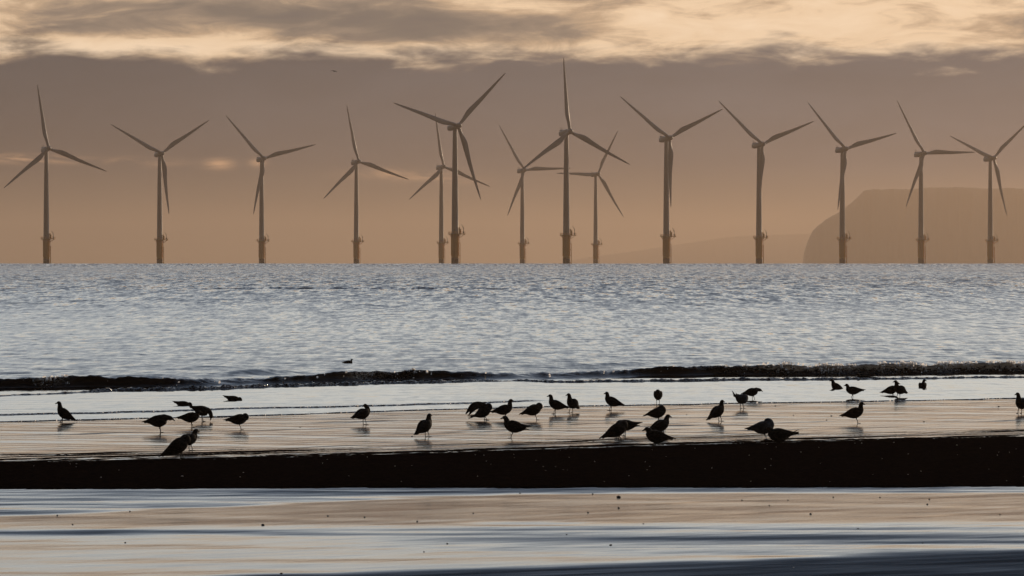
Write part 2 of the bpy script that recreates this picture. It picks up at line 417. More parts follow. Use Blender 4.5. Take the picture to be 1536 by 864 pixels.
    foam = np.maximum(foam, np.where(near, np.exp(-((Y-edge-.05)/.045)**2)*.34, 0))
    # thin dark line of a wave breaking on the bar, about 300 m out
    yb = 305 + wob(41, X, 60, .8)
    pb = px_of(X, Y)
    ab = np.interp(pb, [250, 335, 375, 450, 525, 540, 575, 640, 650, 800, 900], [.03, .10, .17, .22, .19, .12, .20, .17, .12, .09, .04])*(1 + wob(42, X, 5.1, .16))
    sb = Y - yb
    pbp = np.where(sb < 0, smooth(-.6, 0, sb), np.exp(-np.clip(sb, 0, 99)/2.2))
    Z += ab*pbp*np.where(np.abs(sb) < 25, 1, 0)
    Z = np.where(incore, Z, np.where(Y < edge+1.0, -.06, .0))
    Z = Z + drop(Y)
    Yd = Y + np.where(near & incore, shift, 0)
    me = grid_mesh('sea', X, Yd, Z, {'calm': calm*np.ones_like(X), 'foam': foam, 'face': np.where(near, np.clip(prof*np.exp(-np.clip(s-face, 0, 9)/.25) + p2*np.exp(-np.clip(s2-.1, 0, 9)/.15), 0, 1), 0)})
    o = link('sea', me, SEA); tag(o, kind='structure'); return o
build_sea()

def build_spray():
    # droplets thrown up along the breaking crest, and foam flecks on the swash lines
    m, t, b = new_mat('spray_droplets')
    b.inputs['Base Color'].default_value = (.9, .88, .85, 1); b.inputs['Roughness'].default_value = .3
    tr = t.n.new('ShaderNodeBsdfTranslucent'); tr.inputs[0].default_value = (.95, .92, .88, 1)
    mx = t.n.new('ShaderNodeMixShader'); mx.inputs[0].default_value = .85
    t.l.new(b.outputs[0], mx.inputs[1]); t.l.new(tr.outputs[0], mx.inputs[2]); t.l.new(mx.outputs[0], m.node_tree.nodes['Material Output'].inputs['Surface'])
    r = np.random.default_rng(77)
    bv = np.array([(-1, 0, -.7), (.2, .1, -1), (1, 0, -.2), (.6, -.1, .9), (-.5, .05, .8)])   # one torn fleck of froth
    bf_ = np.array([[0, 1, 2, 3, 4]])
    pts = []
    def wt(px): return np.interp(px, [0, 40, 60, 95, 115, 520, 545, 600, 645, 660, 1020, 1100, 1160, 1200, 1300, 1350, 1536, 1800], [.03, .06, .5, .4, .02, .02, .5, .35, .1, .01, .03, .25, .55, .9, .7, 1, .95, .6])
    n = 0
    clus = np.sort(r.uniform(-12, 18, 190)); cw = r.uniform(.2, 1, 190)**2
    while n < 1500:
        i_ = r.integers(0, 190); X_ = clus[i_] + r.normal(0, .07)
        Y_ = float(lin(WAVE1, np.array([X_]))[0] + wob(2, np.array([X_]), 6, .10)[0])
        px_ = px_of(X_, Y_)
        if r.random() > wt(px_)*cw[i_]*1.6: continue
        amp_ = float(np.interp(px_, [0, 60, 260, 330, 500, 640, 760, 860, 960, 1040, 1536], [.23, .27, .21, .13, .24, .25, .15, .15, .21, .25, .26]))
        h_ = amp_*(1 + float(wob(5, np.array([X_]), 2.9, .07)[0]))
        k_ = r.random()
        if k_ < .72: pts.append((X_, Y_ + .30 - .5*h_ + r.normal(0, .05), h_ + r.uniform(-.05, .05) , r.uniform(.010, .038)))
        else: pts.append((X_, Y_ + .12 - .3*h_ + r.normal(0, .06), h_*r.uniform(.2, .9), r.uniform(.007, .022)))
        n += 1
    for tab, lo_, hi_, cnt, sd, sc_, am in ((EDGE, -9.5, 11, 150, 1, 7, .07), (STEP, -9.5, .3, 90, 15, 4, .06)):
        for _ in range(cnt):
            X_ = r.uniform(lo_, hi_); Y_ = float(lin(tab, np.array([X_]))[0] + wob(sd, np.array([X_]), sc_, am)[0]) + r.uniform(0, .08)
            pts.append((X_, Y_, .012 + (.02 if sd == 15 else 0), r.uniform(.004, .014)))
    pts = np.array(pts)
    an = r.uniform(-1.2, 1.2, len(pts))[:, None]
    loc = bv[None]*pts[:, None, 3:4]*r.uniform(.6, 1.6, (len(pts), 1, 3))
    rot = np.stack([loc[..., 0]*np.cos(an) - loc[..., 1]*np.sin(an), loc[..., 0]*np.sin(an) + loc[..., 1]*np.cos(an), loc[..., 2]], -1)
    V = (rot + pts[:, None, :3]).reshape(-1, 3)
    F = (bf_[None] + (np.arange(len(pts))*len(bv))[:, None, None]).reshape(-1, 5)
    me = bpy.data.meshes.new('wave_spray'); me.from_pydata(V.tolist(), [], F.tolist())
    o = link('wave_spray', me, m, None, True)
    tag(o, 'white spray and foam flecks along the breaking wave and swash lines', 'sea spray', kind='stuff')
build_spray()

# ------------------------------------------------------------------ beach: foreground film of water, dark bank, wet flat, seabed
BANK_BACK = line_px([(0, 688), (250, 684), (500, 679), (768, 671), (1000, 663), (1250, 657), (1536, 653)], .03)
def bank_front(X): return 43.75 + .028*X + wob(61, X, 9, .05) + wob(62, X, 1.7, .02)
def beach_height(X, Y):
    edge = lin(EDGE, X)
    bf = bank_front(X); bb = lin(BANK_BACK, X)
    bk = smooth(0, .12, Y-bf)*.018 + smooth(0, 2.6, Y-bf)*.018
    bk = bk*(1-smooth(-2.0, 3.5, Y-bb))
    z = bk - .02*(1-smooth(-.3, 0.3, Y-bf))
    z = z - np.where(Y > edge, np.minimum((Y-edge)*.03, 3.0), 0)
    z = z + np.where((Y > bb+1) & (Y < edge), 0.003*wob(63, X*.25+Y*.9, 2.2, 1.0), 0)
    z = z + np.where(Y < bf, .0015*wob(64, X*.2+Y, 3.0, 1.0), 0)
    rough = smooth(.1, .6, Y-bf)*(1-smooth(-.5, .6, Y-bb))
    z = z + rough*(wob(65, X*.6+Y*1.3, 1.1, .003) + wob(66, X*.9-Y*.7, .63, .003))
    return z
def build_beach():
    Yr = np.concatenate([[-300, -120, -40, 0, 15], np.arange(25, 43, .15), np.arange(43, 58, .035), np.arange(58, 76, .10), [78, 82, 90, 110, 140, 180]])
    core = np.linspace(-22, 22, 520)
    Xr = np.concatenate([[-4400, -1500, -500, -150, -70, -35], core, [35, 70, 150, 500, 1500, 4400]])
    X, Y = np.meshgrid(Xr, Yr)
    Z = beach_height(X, Y)
    bf = bank_front(X); bb = lin(BANK_BACK, X)
    # wetness: 1 = film of water, 0 = bare dark sand; a broken, streaky margin behind the bank
    wet = 1 - smooth(-.015, .02, Y-bf)
    back = smooth(-2.2, 3.6 + .08*X, Y-bb)
    wet = np.maximum(wet, np.where(Y > bf+1, back, 0))
    film = 1 - smooth(-.1, .1, Y-bf)
    # breeze-ruffled patches of the foreground film (distances from the bank, slanting like the tide line)
    n_ = wob(81, X*.5+Y*1.0, 3.1, .18) + wob(82, X*.16-Y*.6, 2.0, .16)
    ya = on_ground(768, 741)[1] - .42*X*.38                       # near side of the ruffled strip along the bank
    rA = smooth(-.15, .35, Y - (42.9 + .6*np.minimum(X, 0)) + n_*.3)*.75
    yb_ = 37.85 + .02*X
    rB = (1 - smooth(-.6, .6, Y - yb_ + n_*.5))*(.15 + .30*smooth(-4, 2.5, X + (Y-36)*.8))
    def patch(x0, y0, sx, sy, a, sl=.04):
        return a*np.exp(-((X-x0)/sx)**4 - ((Y-y0-sl*(X-x0) + n_*.25)/sy)**2)
    dk = patch(-4.6, 36.85+.0, 2.3, .30, 1.5, .03) + patch(-1.4, 36.6, 1.6, .16, .8, .05) + patch(3.4, 36.2, 3.8, .34, 1.1) + patch(2.0, 37.3, 3.4, .12, .8) + patch(4.0, 35.5, 2.6, .12, .7) + 1.9*smooth(-.15, .45, 32.85 + .34*X - Y + n_*.25) + patch(-1.2, 43.2, 2.2, .18, .9)
    ruf = np.clip(rA + rB, 0, 2.2)*film; deep = np.clip(dk, 0, 2)*film
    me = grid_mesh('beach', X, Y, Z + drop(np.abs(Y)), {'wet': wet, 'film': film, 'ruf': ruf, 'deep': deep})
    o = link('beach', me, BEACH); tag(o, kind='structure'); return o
build_beach()

# ------------------------------------------------------------------ headland and far coast
def land(name, prof, y0, y1, zb, amp, seed):
    P_ = np.array(prof, float)
    Xp = (P_[:, 0]-768)*K*y0; Zp = CAM_H - (P_[:, 1]-LEVEL)*K*y0
    Xr = np.concatenate([np.linspace(Xp[0], Xp[-1], 260), np.linspace(Xp[-1]+40, min(Xp[-1]+1800, 4300), 40)]) if seed == 1 else np.linspace(Xp[0], Xp[-1], 200)
    Yr = np.concatenate([np.linspace(y0-160, y0, 26), np.linspace(y0+30, y1, 24)])
    X, Y = np.meshgrid(Xr, Yr)
    top = np.interp(X, Xp, Zp)
    top = top + amp*(wob(seed+70, X + .4*Y, 210, .5) + wob(seed+71, X-.3*Y, 63, .3))*smooth(0, 30, top - zb)
    ramp = smooth(0, 1, (Y-(y0-160) + wob(seed+72, X, 120, 9))/160.)**.6*smooth(0, 20, Y-(y0-160))
    tail = 1 - .35*smooth(y0+200, y1, Y)
    Z = zb + (top-zb)*ramp*tail
    X = X*(Y/y0)
    o = link(name, grid_mesh(name, X, Y, Z), LAND); tag(o, kind='structure'); return o
land('headland', [(1202, 425), (1204, 400), (1206, 380), (1212, 362), (1219, 347), (1228, 337), (1240, 328), (1255, 320), (1268, 312), (1280, 302), (1290, 292), (1296, 286), (1302, 284.5), (1330, 284), (1365, 282.5), (1400, 281.5), (1430, 281), (1470, 281.5), (1536, 283.5), (1700, 290)], 9000, 10400, -40, 2.0, 1)
land('far_coast_hills', [(800, 410), (850, 392), (890, 385), (930, 380), (990, 371), (1050, 362), (1090, 356), (1130, 353), (1170, 352), (1230, 350), (1330, 348), (1420, 352)], 20500, 21500, -84, 1.5, 2)

# ------------------------------------------------------------------ wind turbines
def tube(bm, p0, p1, r0, r1=None, n=10, cap=True):
    r1 = r0 if r1 is None else r1
    p0, p1 = Vector(p0), Vector(p1); t = (p1-p0).normalized()
    a = t.orthogonal().normalized(); b = t.cross(a)
    A = [bm.verts.new(p0 + (a*math.cos(i*2*math.pi/n) + b*math.sin(i*2*math.pi/n))*r0) for i in range(n)]
    B = [bm.verts.new(p1 + (a*math.cos(i*2*math.pi/n) + b*math.sin(i*2*math.pi/n))*r1) for i in range(n)]
    for i in range(n):
        bm.faces.new((A[i], A[(i+1) % n], B[(i+1) % n], B[i]))
    if cap:
        bm.faces.new(A[::-1]); bm.faces.new(B)
def lathe(bm, prof, n=32, cap=True):
    rings = [[bm.verts.new((r*math.cos(i*2*math.pi/n), r*math.sin(i*2*math.pi/n), z)) for i in range(n)] for r, z in prof]
    for A, B in zip(rings, rings[1:]):
        for i in range(n): bm.faces.new((A[i], A[(i+1) % n], B[(i+1) % n], B[i]))
    if cap: bm.faces.new(rings[0][::-1]); bm.faces.new(rings[-1])
def box(bm, c, sz, bev=0.0):
    r = bmesh.ops.create_cube(bm, size=1, matrix=Matrix.Translation(c) @ Matrix.Diagonal((*sz, 1)))
    if bev:
        ed = list({e for v_ in r['verts'] for e in v_.link_edges})
        bmesh.ops.bevel(bm, geom=ed, offset=bev, segments=3, affect='EDGES', profile=.6)

def blade_mesh():
    bm = bmesh.new(); n = 14; R = 43.6; rings = []
    st = [(0, 1.9, 1.0, 0), (.03, 1.9, 1.0, 0), (.08, 2.2, .75, 8), (.14, 2.9, .42, 12), (.20, 3.45, .30, 11), (.26, 3.4, .25, 9), (.36, 2.95, .22, 6.5), (.5, 2.4, .19, 4), (.65, 1.9, .17, 2), (.8, 1.4, .16, .8), (.92, .95, .15, 0), (.98, .5, .15, -.5), (1.0, .16, .2, -.5)]
    for f, ch, th, tw in st:
        z = 1.3 + f*R; lead = .95 if f > .05 else ch/2
        lead = min(.95, ch*.42) if f > .3 else .95
        pre = -2.2*f*f                                     # pre-bend towards the wind (-Y)
        ring = []
        a = math.radians(tw + 3)
        for i in range(n):
            q = 2*math.pi*i/n
            cx = lead - ch*(.5 - .5*math.cos(q))           # leading edge +x, trailing edge -x
            tk = ch*th*.5*math.sin(q)*(1.0 if f < .06 else (1.25 - .75*(.5-.5*math.cos(q))))
            x = cx*math.cos(a) - tk*math.sin(a); y = cx*math.sin(a) + tk*math.cos(a)
            ring.append(bm.verts.new((x, y + pre, z)))
        rings.append(ring)
    for A, B in zip(rings, rings[1:]):
        for i in range(n): bm.faces.new((A[i], A[(i+1) % n], B[(i+1) % n], B[i]))
    bm.faces.new(rings[0][::-1]); bm.faces.new(rings[-1])
    bmesh.ops.recalc_face_normals(bm, faces=bm.faces)
    return bm_mesh(bm, 'blade')
def make_turbine_meshes():
    M_ = {}
    bm = bmesh.new(); lathe(bm, [(2.15, -14), (2.15, 5.0), (2.35, 5.1), (2.35, 16.9), (2.55, 17.0), (2.55, 17.35)]); M_['foundation'] = bm_mesh(bm, 'foundation')
    bm = bmesh.new()
    for dy_ in (-.7, .7):
        tube(bm, (2.95, dy_-.6, -4), (2.95, dy_-.6, 12.6), .2); 
        for z in (1, 5, 9, 12.4): tube(bm, (2.2, dy_-.6, z), (2.95, dy_-.6, z), .13, n=6)
    for i in range(26): tube(bm, (2.95, -1.3, -2+i*.6), (2.95, .1, -2+i*.6), .06, n=5)
    for z in np.arange(12.6, 17.3, .7): tube(bm, (2.75, -.9, z), (2.75, -.3, z), .06, n=5)
    tube(bm, (2.75, -.95, 12.4), (2.75, -.95, 18.4), .08, n=6); tube(bm, (2.75, -.25, 12.4), (2.75, -.25, 18.4), .08, n=6)
    M_['boat_landing'] = bm_mesh(bm, 'boat_landing')
    bm = bmesh.new()
    lathe(bm, [(2.56, 17.36), (3.9, 17.36), (3.9, 17.78), (2.56, 17.78)], 28, False)
    box(bm, (4.7, 0, 17.56), (2.6, 3.6, .40))
    for i in range(8):
        a = i*math.pi/4 + .2
        tube(bm, (2.35*math.cos(a), 2.35*math.sin(a), 15.9), (3.7*math.cos(a), 3.7*math.sin(a), 17.4), .11, n=6)
    tube(bm, (2.3, .9, 15.2), (5.6, 1.2, 17.4), .13, n=6); tube(bm, (2.3, -.9, 15.2), (5.6, -1.2, 17.4), .13, n=6)
    M_['platform'] = bm_mesh(bm, 'platform')
    bm = bmesh.new()
    pts = [(3.8*math.cos(a), 3.8*math.sin(a)) for a in np.linspace(.5, 2*math.pi-.5, 20)] + [(5.9, -1.7), (5.9, 0), (5.9, 1.7)]
    for i, (x, y) in enumerate(pts):
        x2, y2 = pts[(i+1) % len(pts)]
        tube(bm, (x, y, 17.7), (x, y, 18.9), .06, n=5)
        for z in (18.3, 18.88): tube(bm, (x, y, z), (x2, y2, z), .05, n=5)
    M_['railing'] = bm_mesh(bm, 'railing')
    bm = bmesh.new()
    tube(bm, (5.0, -1.0, 17.7), (5.0, -1.0, 21.3), .20, .16); tube(bm, (5.0, -1.0, 21.2), (3.6, -1.4, 23.2), .15, .09); tube(bm, (5.0, -1.0, 20.0), (4.4, -1.2, 22.0), .07)
    box(bm, (5.0, -1.0, 18.5), (.7, .7, 1.2), .08)
    M_['davit_crane'] = bm_mesh(bm, 'davit_crane')
    bm = bmesh.new(); box(bm, (2.95, -.5, 19.1), (1.3, 1.6, 2.6), .1); box(bm, (2.6, -.4, 20.9), (.7, 1.2, 1.0), .1); M_['control_cabinet'] = bm_mesh(bm, 'control_cabinet')
    bm = bmesh.new(); lathe(bm, [(2.02, 17.36), (2.02, 17.9), (2.0, 18), (1.86, 34), (1.86, 34.05), (1.62, 56), (1.62, 56.05), (1.26, 78.0), (1.26, 78.35)], 36); M_['tower'] = bm_mesh(bm, 'tower')
    bm = bmesh.new(); box(bm, (-.3, -2.0, 19.3), (.95, .16, 2.2), .05); M_['door'] = bm_mesh(bm, 'door')
    # nacelle: rounded body along Y (front = -Y), origin on the tower axis at hub height
    bm = bmesh.new()
    secs = [(-2.7, 1.35, 1.35, 0), (-2.4, 1.6, 1.6, 0), (-1.2, 1.72, 1.75, 0), (1.5, 1.75, 1.85, 0), (4.5, 1.7, 1.75, .02), (6.2, 1.6, 1.62, .05), (6.9, 1.3, 1.35, .08), (7.1, .8, .9, .1)]
    rings = []
    for y, hx, hz, zo in secs:
        ring = []
        for i in range(24):
            a = 2*math.pi*i/24; ca, sa = math.cos(a), math.sin(a); e = .55
            ring.append(bm.verts.new((hx*abs(ca)**e*math.copysign(1, ca), y, zo + hz*abs(sa)**e*math.copysign(1, sa))))
        rings.append(ring)
    for A, B in zip(rings, rings[1:]):
        for i in range(24): bm.faces.new((A[i], B[i], B[(i+1) % 24], A[(i+1) % 24]))
    bm.faces.new(rings[0]); bm.faces.new(rings[-1][::-1])
    box(bm, (0, 5.2, 2.0), (2.2, 1.9, .7), .1)
    M_['nacelle'] = bm_mesh(bm, 'nacelle')
    bm = bmesh.new(); tube(bm, (0.3, 6.1, 1.6), (0.3, 6.4, 4.1), .13, .07, 6); tube(bm, (-.5, 6.3, 3.3), (1.1, 6.3, 3.3), .07, n=6); tube(bm, (-.5, 6.3, 3.3), (-.5, 6.3, 3.8), .1, n=6); tube(bm, (1.1, 6.3, 3.3), (1.1, 6.3, 3.8), .1, n=6)
    M_['wind_mast'] = bm_mesh(bm, 'wind_mast')
    # hub: spinner along -Y
    bm = bmesh.new(); prof = [(1.45, 1.3), (1.62, .6), (1.7, -.3), (1.55, -1.3), (1.15, -2.1), (.6, -2.6), (.12, -2.75)]
    rings = [[bm.verts.new((r*math.cos(2*math.pi*i/24), y, r*math.sin(2*math.pi*i/24))) for i in range(24)] for r, y in prof]
    for A, B in zip(rings, rings[1:]):
        for i in range(24): bm.faces.new((A[i], A[(i+1) % 24], B[(i+1) % 24], B[i]))
    bm.faces.new(rings[0][::-1]); bm.faces.new(rings[-1])
    bmesh.ops.recalc_face_normals(bm, faces=bm.faces)
    M_['rotor_hub'] = bm_mesh(bm, 'rotor_hub')
    M_['blade'] = blade_mesh()
    mats = dict(foundation=PILE, boat_landing=YELLOW, platform=YELLOW, railing=YELLOW, davit_crane=STEEL, control_cabinet=YELLOW, tower=WHITE, door=STEEL, nacelle=WHITE, wind_mast=STEEL, rotor_hub=WHITE, blade=WHITE)
    for k_, me in M_.items():
        me.materials.append(mats[k_])
        if k_ in ('tower', 'foundation', 'nacelle', 'rotor_hub', 'blade'):
            me.polygons.foreach_set('use_smooth', [True]*len(me.polygons)); me.set_sharp_from_angle(angle=math.radians(40))
    return M_
TM = make_turbine_meshes()
YAW, TILT = math.radians(30), math.radians(-6)
def make_turbine(tower_px, tips, label):
    tips = np.array(tips, float); hub = tips.mean(0)
    # distance at which an 80 m hub stands at the measured row
    lo, hi = 1000., 4500.
    for _ in range(60):
        d = (lo+hi)/2
        row = LEVEL - (80.4 + float(drop(d)) - CAM_H)/(d*K)
        if row < hub[1]: lo = d
        else: hi = d
    x = (tower_px-768)*K*d
    root = bpy.data.objects.new('wind_turbine', None); COL.objects.link(root); root.location = (x, d, float(drop(d)))
    root.empty_display_size = 5
    tag(root, label, 'wind turbine', 'offshore wind turbines along the horizon')
    for k_ in ('foundation', 'boat_landing'): link(k_, TM[k_], None, root)
    pf = link('platform', TM['platform'], None, root)
    for k_ in ('railing', 'davit_crane', 'control_cabinet'): link(k_, TM[k_], None, pf)
    tw = link('tower', TM['tower'], None, root); link('door', TM['door'], None, tw)
    base = Matrix.Translation((0, 0, 79.9)) @ Matrix.Rotation(YAW, 4, 'Z') @ Matrix.Rotation(TILT, 4, 'X')
    na = link('nacelle', TM['nacelle'], None, root); na.matrix_basis = base
    link('wind_mast', TM['wind_mast'], None, na)
    va = math.atan2(x, d)
    c = math.cos(YAW + va)
    phs = []
    for (tx, ty) in tips:
        phs.append(math.degrees(math.atan2((tx-hub[0])/c, -(ty-hub[1]))))
    # average phase modulo 120 degrees
    z_ = sum(complex(math.cos(math.radians(3*p)), math.sin(math.radians(3*p))) for p in phs)
    ph = math.atan2(z_.imag, z_.real)/3
    hb = link('rotor_hub', TM['rotor_hub'], None, root)
    hb.matrix_basis = base @ Matrix.Translation((0, -4.1, 0)) @ Matrix.Rotation(ph, 4, 'Y')
    for i in range(3):
        bl = link('blade', TM['blade'], None, hb); bl.rotation_euler = (0, i*2*math.pi/3, 0)
    return d
TURB = [
    (69.5, [(59, 131), (13, 279), (152, 258)], 'leftmost wind turbine of the row, one blade pointing almost straight up'),
    (239.5, [(168, 189), (310, 184), (249, 317)], 'second wind turbine from the left, two blades in a Y, one hanging'),
    (392.5, [(344, 176), (467, 220), (380, 317)], 'third wind turbine from the left, right blade nearly level, lower blade left of tower'),
    (534.5, [(521, 163), (607, 270), (486, 294)], 'fourth wind turbine from the left, standing alone left of the overlapping pair'),
    (662.0, [(656, 176), (727, 279), (618, 295)], 'small distant wind turbine just left of and behind the largest turbine'),
    (682.5, [(755, 114), (592, 156), (714, 296)], 'largest, nearest wind turbine, upper blades spread wide, lower blade hanging to the right'),
    (783.5, [(752, 191), (849, 254), (760, 320)], 'small faint wind turbine between two tall ones, its right blade level'),
    (849.5, [(847, 94), (936, 248), (788, 250)], 'tall wind turbine near the middle, its upright blade reaching highest into the sky'),
    (893.5, [(928, 199), (831, 261), (929, 322)], 'smallest, farthest wind turbine, its left blade level, right of the tallest blade'),
    (999.5, [(928, 150), (1083, 168), (998, 303)], 'tall wind turbine right of the middle, lower blade lying along its tower'),
    (1138.5, [(1076, 153), (1222, 186), (1134, 310)], 'wind turbine standing just left of the headland slope, over the low far coast'),
    (1263.5, [(1212, 156), (1344, 204), (1252, 310)], 'wind turbine in front of the rounded left slope of the headland'),
    (1381.5, [(1344, 154), (1460, 231), (1352, 305)], 'wind turbine before the flat top of the headland with its right blade exactly level'),
    (1485.5, [(1422, 206), (1547, 185), (1504, 320)], 'rightmost wind turbine, one blade running out of the picture at the right edge'),
]
for t_ in TURB: make_turbine(*t_)

# ------------------------------------------------------------------ gulls
def loft(bm, pts, n=14, yaws=None):
    """pts: (x, y, z, r_side, r_up). One closed tube along the spine."""
    P_ = [Vector(p[:3]) for p in pts]; rings = []
    for i, p in enumerate(P_):
        t = (P_[min(i+1, len(P_)-1)] - P_[max(i-1, 0)]).normalized()
        ya = yaws[i] if yaws else 0.0
        s = Vector((-math.sin(ya), math.cos(ya), 0)); s = (s - t*s.dot(t)).normalized(); u_ = t.cross(s)
        ring = [bm.verts.new(p + s*math.cos(2*math.pi*k/n)*pts[i][3] + u_*math.sin(2*math.pi*k/n)*pts[i][4]) for k in range(n)]
        rings.append(ring)
    for A, B in zip(rings, rings[1:]):
        for k in range(n): bm.faces.new((A[k], A[(k+1) % n], B[(k+1) % n], B[k]))
    bm.faces.new(rings[0][::-1]); bm.faces.new(rings[-1])
def densify(pts, m=4):
    """Catmull-Rom through the spine so the outline is smooth."""
    a = np.array(pts, float); out = []
    for i in range(len(a)-1):
        p0, p1, p2, p3 = a[max(i-1, 0)], a[i], a[i+1], a[min(i+2, len(a)-1)]
        for j in range(m):
            t = j/m
            q = .5*((2*p1) + (-p0+p2)*t + (2*p0-5*p1+4*p2-p3)*t*t + (-p0+3*p1-3*p2+p3)*t**3)
            out.append(q)
    out.append(a[-1]); o = np.array(out); o[:, 3:5] = np.maximum(o[:, 3:5], .0045)
    return [tuple(r) for r in o]
NECK = {   # offsets from the breast point (x, z, r_side, r_up)
    'up':    [(.010, .042, .050, .048), (.014, .080, .040, .040), (.024, .114, .037, .038), (.044, .124, .032, .031), (.066, .119, .015, .014), (.084, .113, .010, .010), (.100, .105, .006, .006)],
    'mid':   [(.012, .034, .050, .048), (.022, .064, .041, .040), (.036, .088, .037, .038), (.056, .094, .032, .031), (.078, .088, .015, .014), (.096, .081, .010, .010), (.112, .073, .006, .006)],
    'short': [(.010, .026, .052, .050), (.024, .046, .044, .042), (.042, .060, .038, .037), (.062, .060, .032, .030), (.084, .053, .015, .014), (.102, .046, .010, .010), (.118, .037, .006, .006)],
    'fwd':   [(.034, .008, .050, .048), (.062, .008, .041, .040), (.090, .002, .037, .037), (.114, -.006, .031, .030), (.136, -.017, .015, .013), (.154, -.028, .010, .009), (.170, -.040, .006, .006)],
    'feed':  [(.036, -.022, .050, .048), (.058, -.060, .040, .039), (.066, -.100, .036, .037), (.064, -.124, .030, .030), (.060, -.146, .014, .013), (.054, -.166, .010, .009), (.048, -.186, .006, .006)],
    'tuck':  [(.004, .032, .056, .050), (-.016, .056, .050, .042), (-.042, .060, .042, .037), (-.066, .052, .032, .028), (-.086, .046, .014, .012), (-.104, .041, .008, .008), (-.118, .037, .006, .006)],
    'breast':[(.016, .026, .054, .050), (.038, .018, .045, .042), (.046, -.010, .038, .037), (.040, -.034, .030, .029), (.032, -.052, .014, .012), (.024, -.066, .009, .009), (.016, -.080, .006, .006)],
    'swim':  [(.010, .036, .044, .042), (.014, .066, .036, .036), (.026, .094, .035, .036), (.046, .100, .029, .029), (.066, .095, .014, .013), (.084, .090, .009, .009), (.098, .085, .006, .006)],
}
def gull_mesh(pose='up', pitch=0, legs=.118, one_leg=False, turn=0, wing='fold', split=0.0, fat=1.0, fan=0.0, neck_scale=1.0):
    bm = bmesh.new()
    cp, sp_ = math.cos(math.radians(pitch)), math.sin(math.radians(pitch))
    def R(x, z): return (x*cp - z*sp_, x*sp_ + z*cp)
    body = [(-.250, .004, .030, .007), (-.200, .002, .036, .012), (-.150, -.004, .046, .034), (-.098, -.012, .066*fat, .060*fat), (-.030, -.016, .086*fat, .084*fat), (.044, -.006, .084*fat, .084*fat), (.092, .012, .064*fat, .064*fat)]
    pts = []; yaws = []
    for x, z, a, b in body:
        X_, Z_ = R(x, z); pts.append((X_, 0, Z_, a, b)); yaws.append(0)
    bx, bz = R(.092, .012); tr = math.radians(turn)
    for i, (ox, oz, a, b) in enumerate(NECK[pose]):
        f = min(1, (i+1)/3)*tr
        pts.append((bx + ox*neck_scale*math.cos(f), ox*neck_scale*math.sin(f), bz + oz*neck_scale, a, b))
    d_ = densify(pts); 
    yd = [tr*max(0, min(1, (i/4-6.0)/3)) for i in range(len(d_))]
    loft(bm, d_, 16, yd)
    for sg in (-1, 1):
        if wing == 'fold' or (wing == 'raise' and sg == -1 and False):
            wp = [(.092, sg*.050, .034, .012, .020), (.044, sg*.076*fat, .030, .018, .050), (-.040, sg*.082*fat, .026, .018, .056), (-.120, sg*.060, .024, .014, .040), (-.195, sg*.034, .026+split*.4, .010, .022), (-.262, sg*.018, .028+split*.8, .007, .010), (-.292, sg*.010, .030+split, .005, .005)]
        elif wing == 'raise':
            wp = [(.090, sg*.040, .040, .014, .022), (.030, sg*.080, .100, .012, .050), (-.050, sg*.120, .140, .009, .056), (-.120, sg*.145, .140, .007, .050), (-.185, sg*.155, .120, .006, .034), (-.235, sg*.160, .100, .006, .020), (-.275, sg*.162, .085, .006, .008)]
        q = []
        for x, y, z, a, b in wp:
            X_, Z_ = R(x, z); q.append((X_, y, Z_, a, b))
        loft(bm, densify(q, 3), 12)
    if fan:                                              # spread tail or ruffled feathers
        for k in range(5):
            a = (k-2)*.20
            x0, z0 = R(-.14, .0); x1, z1 = R(-.14 - .15*math.cos(a), fan*(.02 + .05*abs(k-2)/2) + .15*math.sin(a)*.35)
            loft(bm, densify([(x0, math.sin(a)*.05, z0, .014, .008), ((x0+x1)/2, math.sin(a)*.09, (z0+z1)/2, .015, .007), (x1, math.sin(a)*.13, z1, .008, .005)], 3), 8)
    H = .072*fat + legs
    if legs > 0:
        for sg in ((-1,) if one_leg else (-1, 1)):
            hx, hz = R(.0, -.055); fx = hx + .010 - .012*sg
            loft(bm, [(hx, sg*.026, hz, .020, .022), (hx, sg*.028, hz-.032, .013, .014), (hx-.004-.003*sg, sg*.030, -H+legs*.56, .0062, .0062), (fx-.006, sg*.031, -H+legs*.48, .0074, .0074), (fx, sg*.031, -H+.010, .0060, .0060), (fx+.004, sg*.028, -H+.004, .008, .006)], 8)
            loft(bm, [(fx-.012, sg*.028, -H+.005, .007, .005), (fx+.012, sg*.029, -H+.005, .014, .005), (fx+.040, sg*.031, -H+.004, .026, .0045), (fx+.050, sg*.031, -H+.004, .022, .0045)], 10)
    bmesh.ops.recalc_face_normals(bm, faces=bm.faces)
    me = bm_mesh(bm, 'gull_raw')
    o = bpy.data.objects.new('tmp', me); COL.objects.link(o)
    md = o.modifiers.new('r', 'REMESH'); md.mode = 'VOXEL'; md.voxel_size = .0046; md.adaptivity = 0
    sm = o.modifiers.new('s', 'SMOOTH'); sm.factor = .4; sm.iterations = 1
    dg = bpy.context.evaluated_depsgraph_get(); dg.update()
    out = bpy.data.meshes.new_from_object(o.evaluated_get(dg)); out.name = 'gull'
    bpy.data.objects.remove(o); bpy.data.meshes.remove(me)
    out.transform(Matrix.Translation((0, 0, H)))
    out.polygons.foreach_set('use_smooth', [True]*len(out.polygons))
    return out
GULLS = 'gulls feeding and resting along the water edge'
